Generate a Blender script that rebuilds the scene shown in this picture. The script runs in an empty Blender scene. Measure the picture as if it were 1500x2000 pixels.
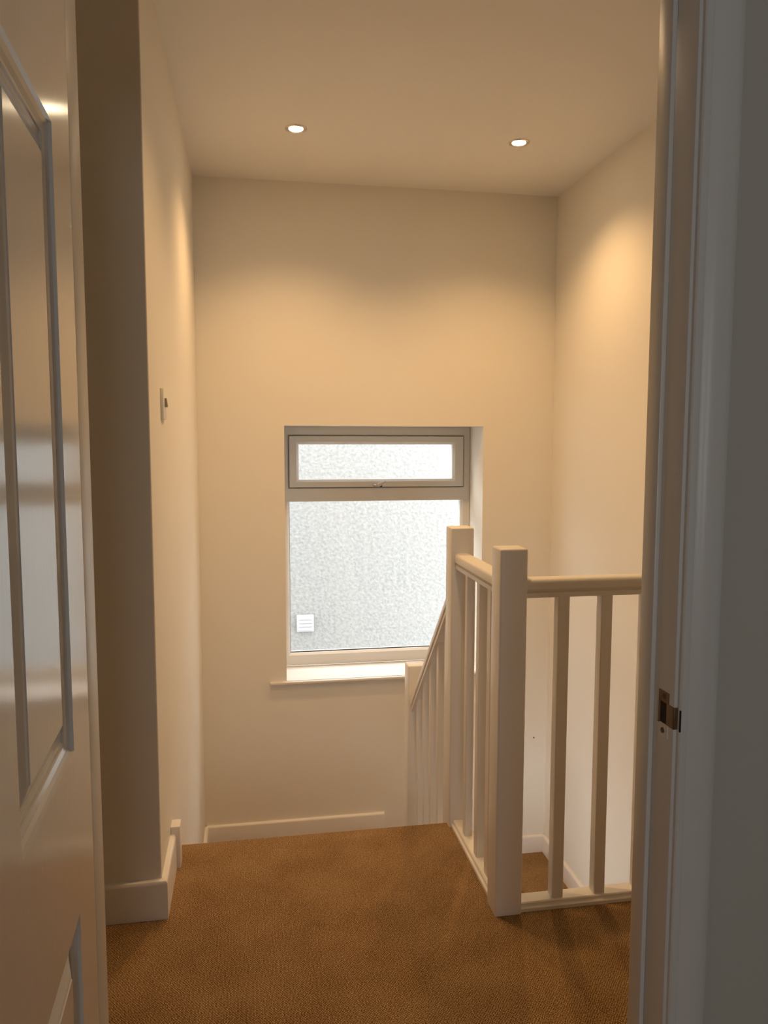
import bpy, bmesh, math, json
from mathutils import Vector, Matrix

S = bpy.context.scene
C = S.collection
PI = math.pi

# ---------------------------------------------------------------- camera
cam_d = bpy.data.cameras.new('camera')
cam = bpy.data.objects.new('camera', cam_d)
C.objects.link(cam)
yaw, pitch, roll, fpx = 0.1709, 0.0921, -0.0016, 1514.7
fw = Vector((math.sin(yaw)*math.cos(pitch), math.cos(yaw)*math.cos(pitch), -math.sin(pitch)))
rt = Vector((math.cos(yaw), -math.sin(yaw), 0))
dn = fw.cross(rt)
r2 = rt*math.cos(roll) + dn*math.sin(roll)
d2 = -rt*math.sin(roll) + dn*math.cos(roll)
m = Matrix((r2, -d2, -fw)).transposed()
cam.matrix_world = Matrix.Translation((0, 0, 1.4)) @ m.to_4x4()
cam_d.sensor_fit = 'VERTICAL'
cam_d.sensor_height = 24.0
cam_d.lens = fpx/2000*24.0
cam_d.clip_start = 0.02
S.camera = cam

# ---------------------------------------------------------------- world, daylight
W = bpy.data.worlds.new('overcast_sky')
S.world = W
W.use_nodes = True
bg = W.node_tree.nodes['Background']
bg.inputs[0].default_value = (0.96, 0.98, 1.0, 1)
bg.inputs[1].default_value = 3.1

def portal(name, loc, rot, sx, sy):
    l = bpy.data.lights.new(name, 'AREA')
    l.shape = 'RECTANGLE'
    l.size, l.size_y = sx, sy
    l.cycles.is_portal = True
    o = bpy.data.objects.new(name, l)
    o.location, o.rotation_euler = loc, rot
    C.objects.link(o)
portal('landing_window_portal', (0.74, 4.60, 0.76), (-PI/2, 0, 0), 1.05, 1.36)
portal('room_fill_opening_portal', (0.05, -2.74, 1.45), (PI/2, 0, 0), 0.66, 0.9)  # guides sky light through the unseen opening added for fill

S.view_settings.view_transform = 'Standard'
S.view_settings.look = 'None'
S.view_settings.exposure = 1.2
S.view_settings.gamma = 1.0
S.view_settings.use_curve_mapping = False

LAMP_W = 20.0
LAMP_COL = (1.0, 0.60, 0.265)

# ---------------------------------------------------------------- materials
def mat(name, col, rough=0.5, spec=0.5, metal=0.0, coat=0.0):
    M = bpy.data.materials.new(name)
    M.use_nodes = True
    b = M.node_tree.nodes['Principled BSDF']
    b.inputs['Base Color'].default_value = (*col, 1)
    b.inputs['Roughness'].default_value = rough
    b.inputs['Specular IOR Level'].default_value = spec
    b.inputs['Metallic'].default_value = metal
    b.inputs['Coat Weight'].default_value = coat
    return M

def N(M, t, **kw):
    n = M.node_tree.nodes.new(t)
    for k, v in kw.items():
        if k.startswith('i_'):
            key = k[2:]
            n.inputs[int(key) if key.isdigit() else key.replace('_', ' ')].default_value = v
        else:
            setattr(n, k, v)
    return n

def L(M, a, ao, b, bi):
    M.node_tree.links.new(a.outputs[ao], b.inputs[bi])

def bumped(M, scale=(1, 1, 1), nscale=40, detail=4, strength=0.1, dist=0.002, tint=0.0, col=None):
    b = M.node_tree.nodes['Principled BSDF']
    g = N(M, 'ShaderNodeNewGeometry')
    mp = N(M, 'ShaderNodeMapping')
    mp.inputs['Scale'].default_value = scale
    L(M, g, 'Position', mp, 'Vector')
    no = N(M, 'ShaderNodeTexNoise')
    no.inputs['Scale'].default_value = nscale
    no.inputs['Detail'].default_value = detail
    L(M, mp, 0, no, 'Vector')
    bp = N(M, 'ShaderNodeBump')
    bp.inputs['Strength'].default_value = strength
    bp.inputs['Distance'].default_value = dist
    L(M, no, 'Fac', bp, 'Height')
    L(M, bp, 0, b, 'Normal')
    if tint and col:
        n2 = N(M, 'ShaderNodeTexNoise')
        n2.inputs['Scale'].default_value = 2.2
        n2.inputs['Detail'].default_value = 2
        L(M, g, 'Position', n2, 'Vector')
        r = N(M, 'ShaderNodeValToRGB')
        r.color_ramp.elements[0].color = (*[c*(1-tint) for c in col], 1)
        r.color_ramp.elements[1].color = (*[min(1, c*(1+tint)) for c in col], 1)
        L(M, n2, 'Fac', r, 0)
        L(M, r, 0, b, 'Base Color')
    return M

WALLC = (0.88, 0.85, 0.785)
M_wall = bumped(mat('matt_magnolia_paint', WALLC, 0.75, 0.25), nscale=60, strength=0.06, dist=0.001, tint=0.012, col=WALLC)
M_ceil = bumped(mat('matt_ceiling_paint', (0.90, 0.88, 0.84), 0.8, 0.2), nscale=50, strength=0.05, dist=0.001)
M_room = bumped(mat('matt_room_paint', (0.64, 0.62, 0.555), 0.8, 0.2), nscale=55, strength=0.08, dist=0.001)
M_gloss = bumped(mat('white_gloss_paint', (0.80, 0.78, 0.75), 0.36, 0.5), scale=(1, 1, 0.15), nscale=120, strength=0.05, dist=0.0006)
M_satin = bumped(mat('white_satin_paint', (0.88, 0.86, 0.84), 0.34, 0.5), nscale=90, strength=0.04, dist=0.0005)
M_door = bumped(mat('white_gloss_door_paint', (0.85, 0.835, 0.825), 0.14, 0.8), scale=(1, 1, 0.12), nscale=110, strength=0.22, dist=0.0006)
M_upvc = mat('white_window_frame', (0.70, 0.68, 0.64), 0.35, 0.5)
M_gask = mat('black_gasket', (0.03, 0.03, 0.035), 0.6)
M_plast = mat('white_plastic', (0.80, 0.79, 0.76), 0.35)
M_plast2 = mat('grey_rocker_plastic', (0.30, 0.25, 0.20), 0.4)
M_chrome = mat('satin_chrome', (0.75, 0.73, 0.70), 0.25, metal=1.0)
M_brass = bumped(mat('tarnished_brass', (0.20, 0.13, 0.075), 0.45, metal=0.6), nscale=300, strength=0.4, dist=0.001)
M_black = mat('recess_shade_black', (0.012, 0.010, 0.008), 0.8)
M_vent = mat('white_vent_plastic', (0.43, 0.43, 0.45), 0.4)
M_nail = mat('rusty_steel', (0.12, 0.07, 0.04), 0.6)

# roughcast render of the house next door
M_rough = mat('roughcast_render', (0.80, 0.80, 0.77), 0.95, 0.1)
b = M_rough.node_tree.nodes['Principled BSDF']
g = N(M_rough, 'ShaderNodeNewGeometry')
v1 = N(M_rough, 'ShaderNodeTexVoronoi'); v1.inputs['Scale'].default_value = 48
n1 = N(M_rough, 'ShaderNodeTexNoise'); n1.inputs['Scale'].default_value = 22; n1.inputs['Detail'].default_value = 6
n2 = N(M_rough, 'ShaderNodeTexNoise'); n2.inputs['Scale'].default_value = 38; n2.inputs['Detail'].default_value = 3
for n in (v1, n1, n2):
    L(M_rough, g, 'Position', n, 'Vector')
ad = N(M_rough, 'ShaderNodeMath', operation='ADD')
L(M_rough, v1, 'Distance', ad, 0); L(M_rough, n1, 'Fac', ad, 1)
bp = N(M_rough, 'ShaderNodeBump'); bp.inputs['Strength'].default_value = 0.4; bp.inputs['Distance'].default_value = 0.010
L(M_rough, ad, 0, bp, 'Height'); L(M_rough, bp, 0, b, 'Normal')
rp = N(M_rough, 'ShaderNodeValToRGB')
rp.color_ramp.elements[0].position = 0.35; rp.color_ramp.elements[0].color = (0.232, 0.233, 0.226, 1)
rp.color_ramp.elements[1].position = 0.65; rp.color_ramp.elements[1].color = (0.300, 0.300, 0.290, 1)
L(M_rough, n2, 'Fac', rp, 0); L(M_rough, rp, 0, b, 'Base Color')

# looped carpet
M_carpet = mat('brown_loop_carpet', (0.2, 0.1, 0.04), 0.95, 0.1)
b = M_carpet.node_tree.nodes['Principled BSDF']
g = N(M_carpet, 'ShaderNodeTexCoord')
wob = N(M_carpet, 'ShaderNodeTexNoise'); wob.inputs['Scale'].default_value = 30; wob.inputs['Detail'].default_value = 2
L(M_carpet, g, 'Object', wob, 'Vector')
vs = N(M_carpet, 'ShaderNodeVectorMath', operation='SCALE'); vs.inputs['Scale'].default_value = 0.007
L(M_carpet, wob, 'Color', vs, 0)
va = N(M_carpet, 'ShaderNodeVectorMath', operation='ADD')
L(M_carpet, g, 'Object', va, 0); L(M_carpet, vs, 0, va, 1)
sp = N(M_carpet, 'ShaderNodeSeparateXYZ'); L(M_carpet, va, 0, sp, 0)
def mth(op, a, bb=None):
    n = N(M_carpet, 'ShaderNodeMath', operation=op)
    for i, q in enumerate((a, bb)):
        if q is None: continue
        if isinstance(q, (int, float)): n.inputs[i].default_value = q
        else: M_carpet.node_tree.links.new(q, n.inputs[i])
    return n.outputs[0]
PER = 2*PI/0.0068
xz = mth('ADD', sp.outputs[0], 0.0)
yz = mth('ADD', sp.outputs[1], sp.outputs[2])
u = mth('MULTIPLY', xz, PER)
v = mth('MULTIPLY', yz, PER*0.8)
row = mth('SINE', u)
# every other row shifted by half a loop: a staggered loop pile
su = mth('SINE', mth('ADD', v, mth('MULTIPLY', mth('SIGN', row), PI/2)))
hgt = mth('ADD', mth('MULTIPLY', mth('ABSOLUTE', row), 0.6), mth('MULTIPLY', su, 0.4))
nz = N(M_carpet, 'ShaderNodeTexNoise'); nz.inputs['Scale'].default_value = 260; nz.inputs['Detail'].default_value = 2
L(M_carpet, g, 'Object', nz, 'Vector')
nb = N(M_carpet, 'ShaderNodeTexNoise'); nb.inputs['Scale'].default_value = 5; nb.inputs['Detail'].default_value = 3
L(M_carpet, g, 'Object', nb, 'Vector')
t1 = mth('ADD', mth('MULTIPLY', hgt, 0.30), mth('MULTIPLY', nz.outputs['Fac'], 0.80))
t1 = mth('ADD', t1, mth('MULTIPLY', nb.outputs['Fac'], 0.22))
rp = N(M_carpet, 'ShaderNodeValToRGB')
e = rp.color_ramp.elements
e[0].position = 0.38; e[0].color = (0.065, 0.025, 0.005, 1)
e[1].position = 0.95; e[1].color = (0.76, 0.55, 0.32, 1)
x = rp.color_ramp.elements.new(0.62); x.color = (0.36, 0.205, 0.085, 1)
M_carpet.node_tree.links.new(t1, rp.inputs[0])
L(M_carpet, rp, 0, b, 'Base Color')
bp = N(M_carpet, 'ShaderNodeBump'); bp.inputs['Strength'].default_value = 0.7; bp.inputs['Distance'].default_value = 0.004
M_carpet.node_tree.links.new(hgt, bp.inputs['Height']); L(M_carpet, bp, 0, b, 'Normal')

# clear window glass: mostly transparent with a fresnel reflection
M_glass = bpy.data.materials.new('clear_window_glass'); M_glass.use_nodes = True
nt = M_glass.node_tree; nt.nodes.clear()
out = nt.nodes.new('ShaderNodeOutputMaterial'); mx = nt.nodes.new('ShaderNodeMixShader')
tr = nt.nodes.new('ShaderNodeBsdfTransparent'); tr.inputs[0].default_value = (0.985, 0.99, 0.988, 1)
gl = nt.nodes.new('ShaderNodeBsdfGlossy'); gl.inputs['Roughness'].default_value = 0.02
lw = nt.nodes.new('ShaderNodeLayerWeight'); lw.inputs[0].default_value = 0.5
pw = nt.nodes.new('ShaderNodeMath'); pw.operation = 'POWER'; pw.inputs[1].default_value = 5.0
fr = nt.nodes.new('ShaderNodeMath'); fr.operation = 'MULTIPLY_ADD'; fr.inputs[1].default_value = 0.9; fr.inputs[2].default_value = 0.04
nt.links.new(lw.outputs['Facing'], pw.inputs[0]); nt.links.new(pw.outputs[0], fr.inputs[0])
nt.links.new(fr.outputs[0], mx.inputs[0]); nt.links.new(tr.outputs[0], mx.inputs[1]); nt.links.new(gl.outputs[0], mx.inputs[2])
nt.links.new(mx.outputs[0], out.inputs[0])

M_bulb = bpy.data.materials.new('lit_lamp_lens'); M_bulb.use_nodes = True
nt = M_bulb.node_tree; nt.nodes.clear()
out = nt.nodes.new('ShaderNodeOutputMaterial'); em = nt.nodes.new('ShaderNodeEmission')
em.inputs[0].default_value = (1.0, 0.80, 0.52, 1); em.inputs[1].default_value = 22.0
nt.links.new(em.outputs[0], out.inputs[0])

# ---------------------------------------------------------------- mesh helpers
def box(bm, x0, x1, y0, y1, z0, z1, bev=0.0, seg=2):
    t = bmesh.new()
    vs = [t.verts.new((x, y, z)) for x in (x0, x1) for y in (y0, y1) for z in (z0, z1)]
    for f in ((0, 1, 3, 2), (4, 6, 7, 5), (0, 4, 5, 1), (2, 3, 7, 6), (0, 2, 6, 4), (1, 5, 7, 3)):
        t.faces.new([vs[i] for i in f])
    bmesh.ops.recalc_face_normals(t, faces=t.faces)
    if bev:
        bmesh.ops.bevel(t, geom=list(t.edges), offset=bev, segments=seg, affect='EDGES', profile=0.5)
    merge(bm, t)

def merge(bm, t):
    me = bpy.data.meshes.new('tmp'); t.to_mesh(me); t.free(); bm.from_mesh(me); bpy.data.meshes.remove(me)

def sweep(bm, prof, A, B, U, V):
    """closed profile [(u,v)] extruded from A to B; u along U, v along V"""
    A, B, U, V = map(Vector, (A, B, U, V))
    t = bmesh.new()
    a = [t.verts.new(A + U*u + V*v) for u, v in prof]
    c = [t.verts.new(B + U*u + V*v) for u, v in prof]
    n = len(prof)
    for i in range(n):
        t.faces.new((a[i], a[(i+1) % n], c[(i+1) % n], c[i]))
    t.faces.new(a[::-1]); t.faces.new(c)
    bmesh.ops.recalc_face_normals(t, faces=t.faces)
    merge(bm, t)

def cyl(bm, c, axis, r, h, seg=24, bev=0.0):
    t = bmesh.new()
    bmesh.ops.create_cone(t, cap_ends=True, segments=seg, radius1=r, radius2=r, depth=h)
    if bev:
        bmesh.ops.bevel(t, geom=[e for e in t.edges if abs(e.verts[0].co.z-e.verts[1].co.z) < 1e-6], offset=bev, segments=2, affect='EDGES')
    q = Vector((0, 0, 1)).rotation_difference(Vector(axis)).to_matrix().to_4x4()
    bmesh.ops.transform(t, matrix=Matrix.Translation(c) @ q, verts=t.verts)
    merge(bm, t)

def lathe(bm, prof, c, seg=40):
    t = bmesh.new()
    rings = []
    for r, z in prof:
        rings.append([t.verts.new((c[0]+r*math.cos(2*PI*k/seg), c[1]+r*math.sin(2*PI*k/seg), c[2]+z)) for k in range(seg)])
    for a, b_ in zip(rings, rings[1:]):
        for k in range(seg):
            t.faces.new((a[k], a[(k+1) % seg], b_[(k+1) % seg], b_[k]))
    bmesh.ops.recalc_face_normals(t, faces=t.faces)
    merge(bm, t)

def obj(name, bm, M, parent=None, smooth=False, loc=None):
    me = bpy.data.meshes.new(name)
    bm.to_mesh(me); bm.free()
    me.materials.append(M)
    if smooth:
        for p in me.polygons: p.use_smooth = True
        try: me.set_sharp_from_angle(angle=math.radians(38))
        except Exception: pass
    o = bpy.data.objects.new(name, me)
    C.objects.link(o)
    if parent: o.parent = parent
    return o

def B(): return bmesh.new()

def bobj(name, boxes, M, parent=None, bev=0.0, smooth=False):
    bm = B()
    for q in boxes: box(bm, *q, bev=bev)
    return obj(name, bm, M, parent, smooth)

def empty(name, loc=(0, 0, 0), rz=0):
    o = bpy.data.objects.new(name, None)
    o.location = loc; o.rotation_euler = (0, 0, rz); o.empty_display_size = 0.1
    C.objects.link(o)
    return o

def tag(o, label, cat=None, group=None, kind=None):
    o['label'] = label
    if cat: o['category'] = cat
    if group: o['group'] = group
    if kind: o['kind'] = kind
    return o

# ---------------------------------------------------------------- dimensions
XL, XR, YB, ZC = -0.273, 1.712, 4.237, 2.754
Y_RET = 2.25                   # face of the wall return on the left
Y_EDGE = 2.66                  # top stair nosing
ZQ, ZLOW = -0.832, -1.056      # quarter landings
YD0, YD1 = 1.005, 1.100        # doorway wall
JL, JR = -0.235, 0.600         # lining faces
HEAD = 2.07
WX0, WX1, WZ0, WZ1 = 0.184, 1.300, 0.066, 1.480
YF = 4.500                     # window frame front

# ---------------------------------------------------------------- structure
# back wall, with its window opening
o = bobj('wall_back', [(-2.2, WX0, YB, 4.62, -3.2, 3.0), (WX1, 2.0, YB, 4.62, -3.2, 3.0),
                       (WX0, WX1, YB, 4.62, -3.2, WZ0-0.02), (WX0, WX1, YB, 4.62, WZ1, 3.0)], M_wall)
tag(o, 'cream painted end wall of the stairwell holding the window', 'wall', kind='structure')
o = bobj('wall_left', [(-1.6, XL, Y_RET, YB, -2.6, ZC+0.1)], M_wall)
bmod = o.modifiers.new('soft_corner', 'BEVEL'); bmod.width = 0.004; bmod.segments = 3
tag(o, 'cream wall running along the left of the stairs, its end in shade', 'wall', kind='structure')
o = bobj('wall_right', [(XR, 2.0, YD1, YB, -3.2, ZC+0.1)], M_wall)
tag(o, 'cream wall on the right of the stairwell behind the banister', 'wall', kind='structure')
o = bobj('wall_corridor', [(-1.75, -1.6, YD1, Y_RET+.2, -0.3, ZC+0.1)], M_wall)
tag(o, 'cream wall closing the side passage left of the door', 'wall', kind='structure')
# doorway wall between the room and the landing
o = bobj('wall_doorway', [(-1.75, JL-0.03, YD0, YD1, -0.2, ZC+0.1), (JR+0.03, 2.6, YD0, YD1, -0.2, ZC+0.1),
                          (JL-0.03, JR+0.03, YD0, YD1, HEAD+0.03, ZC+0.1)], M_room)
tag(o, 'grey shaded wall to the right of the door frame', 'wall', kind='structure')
# the room behind the camera
o = bobj('wall_room_left', [(-1.75, -1.6, -2.8, YD0, -0.2, ZC+0.1)], M_room)
tag(o, 'left wall of the room behind the camera', 'wall', kind='structure')
o = bobj('wall_room_right', [(2.4, 2.6, -2.8, YD0, -0.2, ZC+0.1)], M_room)
tag(o, 'right wall of the room behind the camera', 'wall', kind='structure')
o = bobj('wall_room_back', [(-1.75, -0.28, -2.8, -2.65, -0.2, ZC+0.1), (0.38, 2.6, -2.8, -2.65, -0.2, ZC+0.1),
                            (-0.28, 0.38, -2.8, -2.65, -0.2, 1.0), (-0.28, 0.38, -2.8, -2.65, 1.90, ZC+0.1)], M_room)  # unseen opening, added to let cool fill daylight into the room
tag(o, 'back wall of the room behind the camera, with an opening added for fill light', 'wall', kind='structure')
o = bobj('ceiling', [(-1.75, 2.6, -2.8, YB, ZC, ZC+0.15)], M_ceil)
tag(o, 'plain cream ceiling with two recessed spotlights', 'ceiling', kind='structure')

# floors
bm = B()
box(bm, -1.75, 2.6, -2.8, YD1, -0.2, 0)
box(bm, -1.6, 0.735, YD1, Y_EDGE-0.02, -0.35, 0)
box(bm, 0.735, XR, YD1, 2.10, -0.35, 0)
# rounded carpet nosing over the first riser
prof = [(0, 0)] + [(0.014+0.012*math.sin(a), -0.012+0.012*math.cos(a)) for a in [i*PI/10 for i in range(11)]] + [(0, -0.024)]
sweep(bm, prof, (XL, Y_EDGE-0.02, 0), (0.694, Y_EDGE-0.02, 0), (0, 1, 0), (0, 0, 1))
o = obj('floor', bm, M_carpet, smooth=True)
tag(o, 'brown loop pile carpet on the upper landing', 'floor', kind='structure')

root = empty('stairs', (0.2, Y_EDGE, 0))
tag(root, 'carpeted stairs going down towards the window and turning right', 'stairs', kind='structure')
def at(o, r):       # parent while keeping world place
    o.parent = r
    o.matrix_parent_inverse = Matrix.Translation(-Vector(r.location))
    return o
RIS = -ZQ/4
TR = 0.25
for k in range(3):
    z = -(k+1)*RIS
    bm = B(); box(bm, XL, 0.71, Y_EDGE-0.02+k*TR, Y_EDGE+(k+1)*TR+0.012, z-0.25, z, bev=0.008)
    at(obj('stair_step', bm, M_carpet, smooth=True), root)
bm = B(); box(bm, XL, 0.745, Y_EDGE+3*TR-0.02, YB, ZQ-0.2, ZQ, bev=0.008)
at(obj('quarter_landing', bm, M_carpet, smooth=True), root)
bm = B(); box(bm, 0.72, XR, 3.42, YB, ZLOW-0.2, ZLOW, bev=0.008)
at(obj('quarter_landing', bm, M_carpet, smooth=True), root)
for k in range(6):
    z = ZLOW-(k+1)*0.21
    bm = B(); box(bm, 0.735, XR, 3.42-(k+1)*0.24-0.012, 3.44-k*0.24, z-0.25, z, bev=0.008)
    at(obj('stair_step', bm, M_carpet, smooth=True), root)
bm = B()
box(bm, 0.700, 0.735, 2.13, Y_EDGE+0.05, -2.6, -0.02)     # spine wall under the landing edge
at(obj('spine_wall', bm, M_wall), root)
bm = B(); box(bm, 0.735, XR, 2.10, 2.13, -0.32, -0.003)
at(obj('apron_board', bm, M_satin), root)
# strings of the upper flight
bm = B()
prof = [(Y_EDGE-0.03, -0.02), (Y_EDGE+3*TR+0.06, ZQ+0.06), (Y_EDGE+3*TR+0.06, ZQ-0.25), (Y_EDGE-0.03, -0.30)]
sweep(bm, prof, (0.712, 0, 0), (0.745, 0, 0), (0, 1, 0), (0, 0, 1))
at(obj('stair_string', bm, M_satin), root)
bm = B()
prof = [(Y_EDGE+0.0, 0.02), (Y_EDGE+3*TR+0.02, ZQ+0.10), (Y_EDGE+3*TR+0.02, ZQ-0.1), (Y_EDGE+0.0, -0.2)]
sweep(bm, prof, (XL, 0, 0), (XL+0.02, 0, 0), (0, 1, 0), (0, 0, 1))
at(obj('stair_string', bm, M_satin), root)

o = bobj('floor_stairwell', [(-1.75, 2.0, 1.0, 4.62, -3.4, -2.6)], M_carpet)
tag(o, 'carpeted floor far down at the foot of the stairwell', 'floor', kind='structure')
o = bobj('wall_stairwell_front', [(0.735, XR, 1.7, 1.85, -2.6, -0.2)], M_wall)
tag(o, 'cream wall below the landing closing the stairwell', 'wall', kind='structure')

# skirting boards: plain board with a rounded top
def skirt(bm, A, Bp, out, h=0.118, t=0.018):
    prof = [(0, 0), (t, 0), (t, h-0.012)] + [(t-0.010+0.010*math.cos(a), h-0.012+0.012*math.sin(a)) for a in [i*PI/8 for i in range(1, 5)]] + [(0, h)]
    sweep(bm, prof, A, Bp, out, (0, 0, 1))
bm = B()
SK = [(0, 0), (0.018, 0), (0.018, 0.106)] + [(0.008+0.010*math.cos(a), 0.106+0.012*math.sin(a)) for a in [i*PI/8 for i in range(1, 5)]] + [(0, 0.118)]
ringz = [[bm.verts.new((-1.6, Y_RET-t, h)) for t, h in SK], [bm.verts.new((XL+t, Y_RET-t, h)) for t, h in SK],
         [bm.verts.new((XL+t, 2.512, h)) for t, h in SK]]
for ra, rb in zip(ringz, ringz[1:]):          # mitred at the corner
    for k in range(len(SK)):
        q = (k+1) % len(SK)
        bm.faces.new((ra[k], ra[q], rb[q], rb[k]))
bm.faces.new(ringz[0]); bm.faces.new(ringz[-1][::-1])
bmesh.ops.recalc_face_normals(bm, faces=bm.faces)
o = obj('baseboard_left', bm, M_satin, smooth=True)
tag(o, 'white skirting board wrapping the corner of the left wall', 'skirting board', kind='structure')
bm = B(); box(bm, XL, XL+0.030, 2.508, 2.562, -0.02, 0.142, bev=0.003)
pb = obj('plinth_block', bm, M_satin, o, smooth=True)
bm = B(); skirt(bm, (XL, YB, ZQ), (0.735, YB, ZQ), (0, -1, 0), h=0.098, t=0.018)
skirt(bm, (XL, Y_EDGE+3*TR, ZQ), (XL, YB, ZQ), (1, 0, 0), h=0.098, t=0.018)
o = obj('baseboard_back', bm, M_satin, smooth=True)
tag(o, 'white skirting board on the end wall, stopping where the stairs drop', 'skirting board', kind='structure')
bm = B(); skirt(bm, (0.745, YB, ZLOW), (XR, YB, ZLOW), (0, -1, 0), h=0.103)
skirt(bm, (XR, YB, ZLOW), (XR, 3.42, ZLOW), (-1, 0, 0), h=0.103)
# raking length down the last flight
bm2 = B(); sweep(bm2, [(3.42, ZLOW+0.103), (1.95, ZLOW-1.183), (1.95, ZLOW-1.5), (3.42, ZLOW-0.2)], (XR, 0, 0), (XR-0.018, 0, 0), (0, 1, 0), (0, 0, 1))
merge(bm, bm2)
o = obj('baseboard_right', bm, M_satin, smooth=True)
tag(o, 'white skirting board on the lower landing below the banister', 'skirting board', kind='structure')
bm = B(); skirt(bm, (XR, YD1, 0), (XR, 2.09, 0), (-1, 0, 0))
o = obj('baseboard_landing', bm, M_satin, smooth=True)
tag(o, 'white skirting board on the upper landing right of the doorway', 'skirting board', kind='structure')

# ---------------------------------------------------------------- door frame
fr = empty('trim_1', (0.18, 1.05, 0))
tag(fr, 'white gloss painted door frame with a strike plate on its right jamb', 'door frame', kind='structure')
bm = B()
box(bm, JL-0.03, JL, YD0, YD1, 0, HEAD, bev=0.001)
box(bm, JR, JR+0.03, YD0, YD1, 0, HEAD, bev=0.001)
box(bm, JL-0.03, JR+0.03, YD0, YD1, HEAD, HEAD+0.03, bev=0.001)
at(obj('door_lining', bm, M_gloss, smooth=True), fr)
bm = B()
box(bm, JL, JL+0.0205, 1.048, 1.113, 0, HEAD-0.012, bev=0.002)
box(bm, JR-0.008, JR, 1.059, 1.097, 0, HEAD-0.012, bev=0.002)
box(bm, JL, JR, 1.059, 1.097, HEAD-0.012, HEAD, bev=0.002)
at(obj('door_stop', bm, M_gloss, smooth=True), fr)
# ogee architrave, room side and landing side
arch = [(0.0, 0), (0.0, 0.006), (0.002, 0.0085), (0.008, 0.0095), (0.011, 0.0095), (0.0125, 0.0075), (0.016, 0.008), (0.020, 0.0105),
        (0.026, 0.0125), (0.034, 0.0135), (0.045, 0.0140), (0.053, 0.0135), (0.056, 0.011), (0.057, 0.006), (0.057, 0)]
bm = B()
zt = HEAD+0.006
for yy, s in ((YD0, -1), (YD1, 1)):
    if s < 0:
        sweep(bm, arch, (JR+0.005, yy, 0), (JR+0.005, yy, zt+0.057), (1, 0, 0), (0, s, 0))
        sweep(bm, arch, (JL-0.006, yy, 0), (JL-0.006, yy, zt+0.057), (-1, 0, 0), (0, s, 0))
        sweep(bm, arch, (JL-0.006, yy, zt), (JR+0.005, yy, zt), (0, 0, 1), (0, s, 0))
    else:
        sweep(bm, arch, (JR+0.012, yy, 0), (JR+0.012, yy, zt+0.057), (1, 0, 0), (0, s, 0))
        sweep(bm, arch, (JL-0.012, yy, 0), (JL-0.012, yy, zt+0.057), (-1, 0, 0), (0, s, 0))
        sweep(bm, arch, (JL-0.006, yy, zt), (JR+0.005, yy, zt), (0, 0, 1), (0, s, 0))
at(obj('architrave', bm, M_gloss, smooth=True), fr)
# strike plate on the right lining
bm = B()
X0 = JR-0.0014
def plate_poly(bm, pts, x, t):
    sweep(bm, pts, (x, 0, 0), (x+t, 0, 0), (0, 1, 0), (0, 0, 1))
ZS = 0.997
box(bm, X0, JR+.0002, 1.018, 1.045, ZS+0.0180, ZS+0.034)
box(bm, X0, JR+.0002, 1.040, 1.045, ZS-0.016, ZS+0.02)
box(bm, X0, JR+.0002, 1.003, 1.0225, ZS-0.014, ZS+0.018)
box(bm, X0, JR+0.006, 1.0025, 1.0045, ZS-0.014, ZS+0.018, bev=0.0004)
sp_ = at(obj('strike_plate', bm, M_brass, smooth=True), fr); sp_['label'] = 'tarnished brass strike plate with paint around it'
bm = B(); box(bm, X0, JR+.0002, 1.018, 1.045, ZS-0.034, ZS-0.0140)
obj('painted_tab', bm, M_gloss, sp_)
bm = B(); box(bm, JR-0.0009, JR+0.0005, 1.0225, 1.040, ZS-0.014, ZS+0.018)
box(bm, JR+0.0052, JR+0.0072, 0.9965, 1.0005, ZS-0.016, ZS+0.016)
lh = obj('latch_hole_shade', bm, M_black, sp_)  # black boxes stand in for the hollow's shade; no hole is cut
bm = B()
for z in (ZS-0.025, ZS+0.027):
    cyl(bm, (X0-0.0003, 1.031, z), (1, 0, 0), 0.0042, 0.0014, 16)
    box(bm, X0-0.0012, X0-0.0008, 1.0275, 1.0345, z-0.0006, z+0.0006)
obj('screw', bm, M_nail, sp_, smooth=True)

# ---------------------------------------------------------------- door leaf (opened into the room)
ANG = math.radians(2.3)
DW, DT, DH = 0.79, 0.0315, 2.04
dr = empty('door_1', (-0.2030, 0.990, 0.008), 0)
tag(dr, 'white gloss panelled door standing open on the left', 'door', kind='structure')
# local frame: s along the leaf from hinge edge, d = depth behind the visible face, z
sdir = Vector((math.sin(ANG), -math.cos(ANG), 0))
ddir = Vector((-math.cos(ANG), -math.sin(ANG), 0))
def leafpt(s, d, z): return sdir*s + ddir*d + Vector((0, 0, z))
panels = [(0.102, 0.340, 1.053-0.008, 1.730-0.008), (0.450, 0.688, 1.053-0.008, 1.730-0.008),
          (0.102, 0.340, 0.20, 0.860-0.008), (0.450, 0.688, 0.20, 0.860-0.008)]
def leaf_face(bm, d0, sgn):
    """face with four rectangular openings"""
    ss = sorted({0, DW, *[q for p in panels for q in p[:2]]})
    zs = sorted({0, DH, *[q for p in panels for q in p[2:]]})
    vv = {}
    def V(s, z):
        if (s, z) not in vv: vv[(s, z)] = bm.verts.new(leafpt(s, d0, z))
        return vv[(s, z)]
    for s0, s1 in zip(ss, ss[1:]):
        for z0, z1 in zip(zs, zs[1:]):
            mid = ((s0+s1)/2, (z0+z1)/2)
            if any(p[0] < mid[0] < p[1] and p[2] < mid[1] < p[3] for p in panels): continue
            bm.faces.new((V(s0, z0), V(s1, z0), V(s1, z1), V(s0, z1)))
bm = B()
leaf_face(bm, 0, 1); leaf_face(bm, DT, -1)
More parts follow.
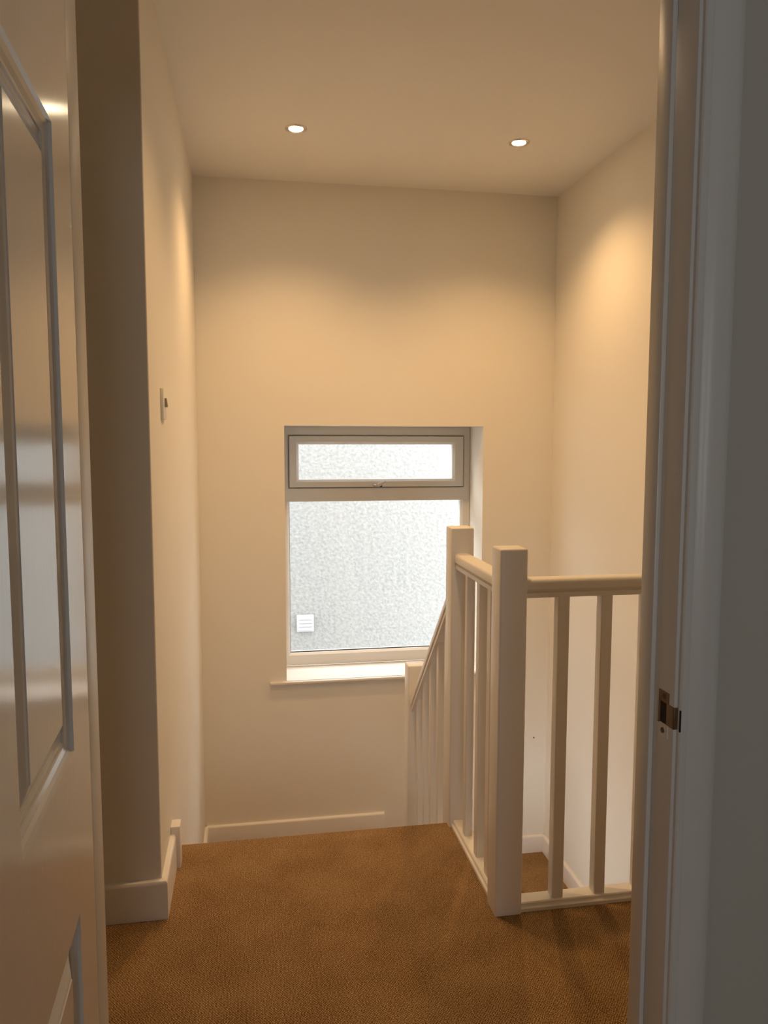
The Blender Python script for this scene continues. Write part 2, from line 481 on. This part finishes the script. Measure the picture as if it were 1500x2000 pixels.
for q in ((0, 0, DW, 0), (DW, 0, DW, DH), (DW, DH, 0, DH), (0, DH, 0, 0)):
    bm.faces.new([bm.verts.new(leafpt(q[0], 0, q[1])), bm.verts.new(leafpt(q[2], 0, q[3])),
                  bm.verts.new(leafpt(q[2], DT, q[3])), bm.verts.new(leafpt(q[0], DT, q[1]))])
bmesh.ops.remove_doubles(bm, verts=bm.verts, dist=1e-5)
bmesh.ops.recalc_face_normals(bm, faces=bm.faces)
obj('door_leaf', bm, M_door, dr)
# each moulded panel: ovolo, quirk, sloping raise, field
rings = [(0, 0), (0.002, 0.0035), (0.006, 0.0062), (0.012, 0.0080), (0.015, 0.0082), (0.0155, 0.0100), (0.020, 0.0104),
         (0.026, 0.0098), (0.034, 0.0070), (0.042, 0.0040), (0.0455, 0.0030), (0.0465, 0.0020)]
def panel(p, front):
    bm = B(); prev = None
    for i, (w, d) in enumerate(rings):
        dd = d if front else DT-d
        cur = [bm.verts.new(leafpt(s, dd, z)) for s, z in ((p[0]+w, p[2]+w), (p[1]-w, p[2]+w), (p[1]-w, p[3]-w), (p[0]+w, p[3]-w))]
        if prev:
            for k in range(4): bm.faces.new((prev[k], prev[(k+1) % 4], cur[(k+1) % 4], cur[k]))
        prev = cur
    bm.faces.new(prev)
    bmesh.ops.recalc_face_normals(bm, faces=bm.faces)
    return bm
for p in panels:
    bm = panel(p, True); merge(bm, panel(p, False))
    obj('door_panel', bm, M_door, dr)
# hinges on the hinge edge
bm = B()
for z in (0.22, 1.0, 1.75):
    cyl(bm, leafpt(0.001, DT+0.002, z), (0, 0, 1), 0.005, 0.075, 14)
obj('hinge', bm, M_chrome, dr, smooth=True)
# lever handle near the closing edge
bm = B()
for d, s in ((-0.004, -1), (DT+0.004, 1)):
    c = leafpt(DW-0.055, d, 0.99)
    t = bmesh.new(); bmesh.ops.create_cube(t, size=1, matrix=Matrix.Translation(c) @ Matrix.Rotation(ANG, 4, 'Z') @ Matrix.Diagonal((0.008, 0.042, 0.15, 1)))
    merge(bm, t)
    cyl(bm, leafpt(DW-0.055, d+s*0.022, 1.01), ddir, 0.008, 0.045, 16)
    t = bmesh.new(); bmesh.ops.create_cube(t, size=1, matrix=Matrix.Translation(leafpt(DW-0.105, d+s*0.045, 1.01)) @ Matrix.Rotation(ANG, 4, 'Z') @ Matrix.Diagonal((0.012, 0.115, 0.018, 1)))
    bmesh.ops.bevel(t, geom=list(t.edges), offset=0.004, segments=2, affect='EDGES'); merge(bm, t)
obj('door_handle', bm, M_chrome, dr, smooth=True)

# ---------------------------------------------------------------- landing window
wn = empty('window_1', (0.742, YF, WZ0))
tag(wn, 'white framed window with small top light above a large fixed pane', 'window', kind='structure')
def frame_ring(bm, x0, x1, z0, z1, w, y0, y1, chamf=0.006, wl=None, wr=None, wt=None, wb=None):
    wl = wl or w; wr = wr or w; wt = wt or w; wb = wb or w
    """mitred frame with a chamfered inner edge"""
    secs = [(0, 0, y1), (0, 0, y0+0.002), (1, 0.002, y0), (2, -chamf, y0), (2, 0, y0+chamf), (2, 0, y1)]
    prev = None; first = None
    for kind, off, y in secs:
        if kind in (0, 1): L_, R_, T_, Bt = x0+off, x1-off, z1-off, z0+off
        else: L_, R_, T_, Bt = x0+wl+off, x1-wr-off, z1-wt-off, z0+wb+off
        cur = [bm.verts.new(v) for v in ((L_, y, Bt), (R_, y, Bt), (R_, y, T_), (L_, y, T_))]
        if prev:
            for k in range(4): bm.faces.new((prev[k], prev[(k+1) % 4], cur[(k+1) % 4], cur[k]))
        else: first = cur
        prev = cur
    for k in range(4): bm.faces.new((prev[k], prev[(k+1) % 4], first[(k+1) % 4], first[k]))
    bmesh.ops.recalc_face_normals(bm, faces=bm.faces)
FX0, FX1, FZ0, FZ1 = 0.186, 1.299, 0.074, 1.480
TZ0, TZ1 = 1.046, 1.126
bm = B()
frame_ring(bm, FX0, FX1, TZ0-0.001, FZ1, 0.034, YF, YF+0.065, wr=0.042, wt=0.054, wb=TZ1-TZ0+0.001-0.0)
t = B(); frame_ring(t, FX0, FX1, FZ0, TZ0+0.02, 0.034, YF+0.0005, YF+0.0655, chamf=0.012, wr=0.054, wb=0.074, wt=0.022); merge(bm, t)
at(obj('window_frame', bm, M_upvc), wn)
bm = B()
SX0, SX1, SZ0, SZ1 = 0.2225, 1.2545, 1.1285, 1.4235
frame_ring(bm, SX0, SX1, SZ0, SZ1, 0.05, YF-0.012, YF+0.045, chamf=0.014, wl=0.054, wr=0.064, wt=0.047, wb=0.045)
sash = at(obj('top_sash', bm, M_upvc), wn)
# glass
bm = B(); box(bm, SX0+0.04, SX1-0.05, YF+0.020, YF+0.024, SZ0+0.03, SZ1-0.03)
gp = obj('glass_pane', bm, M_glass, sash); gp.matrix_parent_inverse = Matrix.Translation(-Vector(wn.location))
gp.matrix_parent_inverse = Matrix.Identity(4)
bm = B(); box(bm, FX0+0.02, FX1-0.03, YF+0.030, YF+0.034, FZ0+0.05, TZ0+0.01)
at(obj('glass_pane', bm, M_glass), wn)
bm = B()
box(bm, FX0+0.034, FX1-0.054, YF+0.024, YF+0.030, FZ0+0.0735, FZ0+0.0790)
box(bm, FX0+0.0335, FX0+0.0365, YF+0.024, YF+0.030, FZ0+0.074, TZ0)
box(bm, SX0-0.0015, SX1+0.0015, YF-0.004, YF+0.01, SZ0-0.0022, SZ0)
box(bm, SX0-0.0015, SX1+0.0015, YF-0.004, YF+0.01, SZ1, SZ1+0.0022)
box(bm, SX0-0.0022, SX0, YF-0.004, YF+0.01, SZ0-0.002, SZ1+0.002)
box(bm, SX1, SX1+0.0022, YF-0.004, YF+0.01, SZ0-0.002, SZ1+0.002)
at(obj('gasket', bm, M_gask), wn)
# cockspur handle
bm = B()
box(bm, 0.708, 0.764, YF-0.020, YF-0.012, 1.131, 1.148, bev=0.003)
cyl(bm, (0.738, YF-0.030, 1.141), (0, 1, 0), 0.010, 0.024, 16, bev=0.002)
sweep(bm, [(-0.006, -0.007), (0.010, -0.006), (0.042, 0.016), (0.040, 0.023), (0.006, 0.010), (-0.006, 0.006)], (0.738, YF-0.040, 1.141), (0.738, YF-0.052, 1.141), (1, 0, 0), (0, 0, 1))
at(obj('window_handle', bm, M_chrome, smooth=True), wn)
bm = B(); box(bm, 0.746, 0.760, YF-0.034, YF-0.0205, 1.128, 1.142, bev=0.002)
at(obj('handle_spur', bm, M_gask, smooth=True), wn)
# sill board
bm = B()
box(bm, 0.091, 1.372, 4.212, YB+0.002, 0.050, 0.068, bev=0.006, seg=3)
box(bm, WX0, WX1, YB-0.01, YF+0.02, 0.050, 0.068)
at(obj('window_sill', bm, M_gloss, smooth=True), wn)
bm = B(); box(bm, WX0-0.05, WX1+0.05, 4.56, 4.70, -0.01, 0.045, bev=0.004)
at(obj('outer_sill', bm, M_upvc), wn)

# ---------------------------------------------------------------- outside
o = bobj('wall_outside', [(-6, 8, 6.5, 6.8, -3.4, 2.3)], M_rough)
tag(o, 'pale roughcast wall of the house next door seen through the window', 'wall', kind='structure')
o = bobj('ground_outside', [(-6, 8, 4.62, 6.5, -3.6, -3.4)], mat('concrete_path', (0.45, 0.44, 0.42), 0.9))
tag(o, 'concrete path between the two houses', 'ground', kind='structure')
vt = empty('wall_vent', (0.443, 6.5, -0.147))
tag(vt, 'small square white louvred vent on the roughcast wall outside the window', 'vent')
bm = B()
box(bm, 0.371, 0.515, 6.478, 6.50, -0.219, -0.075, bev=0.004)
at(obj('vent_body', bm, M_vent, smooth=True), vt)
for k in range(4):
    z = -0.200+k*0.030
    bm = B(); sweep(bm, [(-0.012, 0.0), (0.0, 0.023), (0.002, 0.023), (0.002, 0.0)], (0.384, 6.477, z), (0.502, 6.477, z), (0, 1, 0), (0, 0, 1))
    at(obj('louvre', bm, M_vent), vt)

# ---------------------------------------------------------------- balustrade
bl = empty('stair_balustrade', (0.735, 2.12, 0))
tag(bl, 'white painted banister with three square newel posts round the stairwell', 'banister')
def newel(y, x, z0, z1, w=0.082):
    bm = B(); box(bm, x-w/2, x+w/2, y, y+w, z0, z1, bev=0.006, seg=3)
    return at(obj('newel_post', bm, M_satin, smooth=True), bl)
newel(2.082, 0.735, -0.30, 1.094)
newel(2.622, 0.735, -0.55, 1.094)
newel(3.368, 0.735, ZLOW-0.1, 0.380)
# handrail section: rounded top, groove, narrower lower part
def railprof(w=0.060, h=0.056):
    pts = []
    r = w/2
    for i in range(13):
        a = PI*i/12
        pts.append((r*math.copysign(abs(math.cos(a))**0.6, math.cos(a)), h-0.020+0.020*max(0.0, math.sin(a))**0.5))
    pts += [(-r, h-0.030), (-r+0.004, h-0.034), (-r+0.008, h-0.034), (-r+0.008, h-0.038), (-r+0.003, h-0.041), (-r+0.003, 0.002), (-r+0.006, 0.0)]
    pts += [(r-0.006, 0.0), (r-0.003, 0.002), (r-0.003, h-0.041), (r-0.008, h-0.038), (r-0.008, h-0.034), (r-0.004, h-0.034), (r, h-0.030)]
    return pts
RP = railprof()
bm = B(); sweep(bm, RP, (0.735, 2.16, 0.948), (0.735, 2.625, 0.948), (1, 0, 0), (0, 0, 1))
at(obj('handrail', bm, M_satin, smooth=True), bl)
bm = B(); sweep(bm, RP, (0.773, 2.122, 0.948), (XR, 2.122, 0.948), (0, 1, 0), (0, 0, 1))
at(obj('handrail', bm, M_satin, smooth=True), bl)
SL = (0.263-0.838)/(3.336-2.735)
def ztop(y): return 0.838+(y-2.735)*SL
bm = B(); sweep(bm, RP, (0.735, 2.700, ztop(2.700)-0.066), (0.735, 3.372, ztop(3.372)-0.066), (1, 0, 0), (0, 0, 1.2))
at(obj('handrail', bm, M_satin, smooth=True), bl)
# base rails
def baserail(bm, A, Bp, U):
    w = 0.033
    prof = [(-w, 0), (-w, 0.010), (-w+0.003, 0.013), (-w+0.006, 0.013), (-w+0.008, 0.016), (-w+0.008, 0.022), (-w+0.011, 0.025),
            (w-0.011, 0.025), (w-0.008, 0.022), (w-0.008, 0.016), (w-0.006, 0.013), (w-0.003, 0.013), (w, 0.010), (w, 0)]
    sweep(bm, prof, A, Bp, U, (0, 0, 1))
bm = B(); baserail(bm, (0.735, 2.16, 0), (0.735, 2.625, 0), (1, 0, 0))
at(obj('base_rail', bm, M_satin, smooth=True), bl)
bm = B(); baserail(bm, (0.773, 2.122, 0), (XR, 2.122, 0), (0, 1, 0))
at(obj('base_rail', bm, M_satin, smooth=True), bl)
bm = B(); sweep(bm, [(-0.033, 0), (-0.033, 0.025), (0.033, 0.025), (0.033, 0)], (0.735, 2.70, -0.03), (0.735, 3.37, ZQ+0.09), (1, 0, 0), (0, 0, 1))
at(obj('base_rail', bm, M_satin), bl)
def spindle(x, y, z0, z1, w=0.032, s0=0, s1=0):
    bm = B(); box(bm, x-w/2, x+w/2, y-w/2, y+w/2, z0, z1)
    for v in bm.verts:      # raking ends
        if v.co.z > (z0+z1)/2: v.co.z += (v.co.y-y)*s1
        else: v.co.z += (v.co.y-y)*s0
    bmesh.ops.bevel(bm, geom=[e for e in bm.edges if abs(e.verts[0].co.z-e.verts[1].co.z) > 0.1], offset=0.002, segments=1, affect='EDGES')
    return at(obj('spindle', bm, M_satin), bl)
for y, w in ((2.517, 0.028), (2.3785, 0.033), (2.262, 0.037)): spindle(0.719+w/2, y, 0.024, 0.950, w)
for x in (0.897, 1.031, 1.165, 1.299, 1.433, 1.567): spindle(x, 2.122, 0.024, 0.950, 0.035)
sb = (ZQ+0.12)/(3.37-2.70)
for k in range(5):
    y = 2.795+k*0.124
    spindle(0.735, y, -0.03+(y-2.70)*sb+0.022, ztop(y)-0.062, 0.032, sb, SL)

# ---------------------------------------------------------------- light switch
sw = empty('light_switch', (XL, 2.569, 1.515))
tag(sw, 'small white light switch plate on the left wall', 'light switch')
bm = B(); box(bm, XL, XL+0.0095, 2.526, 2.612, 1.466, 1.562, bev=0.0025)
at(obj('switch_plate', bm, M_plast, smooth=True), sw)
bm = B(); sweep(bm, [(-0.014, 0.0), (-0.014, 0.005), (0.010, 0.0085), (0.014, 0.007), (0.014, 0.0)], (XL+0.0095, 2.558, 1.518), (XL+0.0095, 2.578, 1.518), (0, 0, -1), (1, 0, 0))
rk = at(obj('rocker', bm, M_plast2), sw)

# ---------------------------------------------------------------- recessed spotlights
def downlight(x, y, label=None):
    r_ = empty('recessed_spotlight', (x, y, ZC))
    bm = B()
    lathe(bm, [(0.030, 0.004), (0.031, -0.002), (0.036, -0.005), (0.044, -0.006), (0.048, -0.003), (0.0485, 0.0)], (0, 0, 0))
    obj('trim_ring', bm, M_chrome, r_, smooth=True)
    bm = B(); cyl(bm, (0, 0, -0.0015), (0, 0, 1), 0.0305, 0.003, 32)
    obj('lamp_lens', bm, M_bulb, r_)
    l = bpy.data.lights.new('spotlight_beam', 'SPOT')
    l.energy = LAMP_W; l.color = LAMP_COL
    l.spot_size = math.radians(128); l.spot_blend = 1.0; l.shadow_soft_size = 0.030
    lo = bpy.data.objects.new('spotlight_beam', l); C.objects.link(lo)
    lo.parent = r_; lo.location = (0, 0, -0.03)
    if label: tag(r_, label, 'spotlight', 'recessed spotlights in the ceiling')
    return r_
downlight(0.218, 3.537, 'left recessed spotlight glowing in the ceiling, nearer the left wall')
downlight(1.230, 3.520, 'right recessed spotlight glowing in the ceiling, above the banister')
downlight(0.500, 2.350, 'recessed spotlight over the landing, nearer the doorway than the other two')

# ---------------------------------------------------------------- small nail in the end wall
bm = B(); cyl(bm, (1.632, YB-0.004, -0.350), (0, 1, 0), 0.0032, 0.010, 12)
tag(obj('nail', bm, M_nail, smooth=True), 'tiny dark nail low on the end wall behind the right spindles', 'nail')
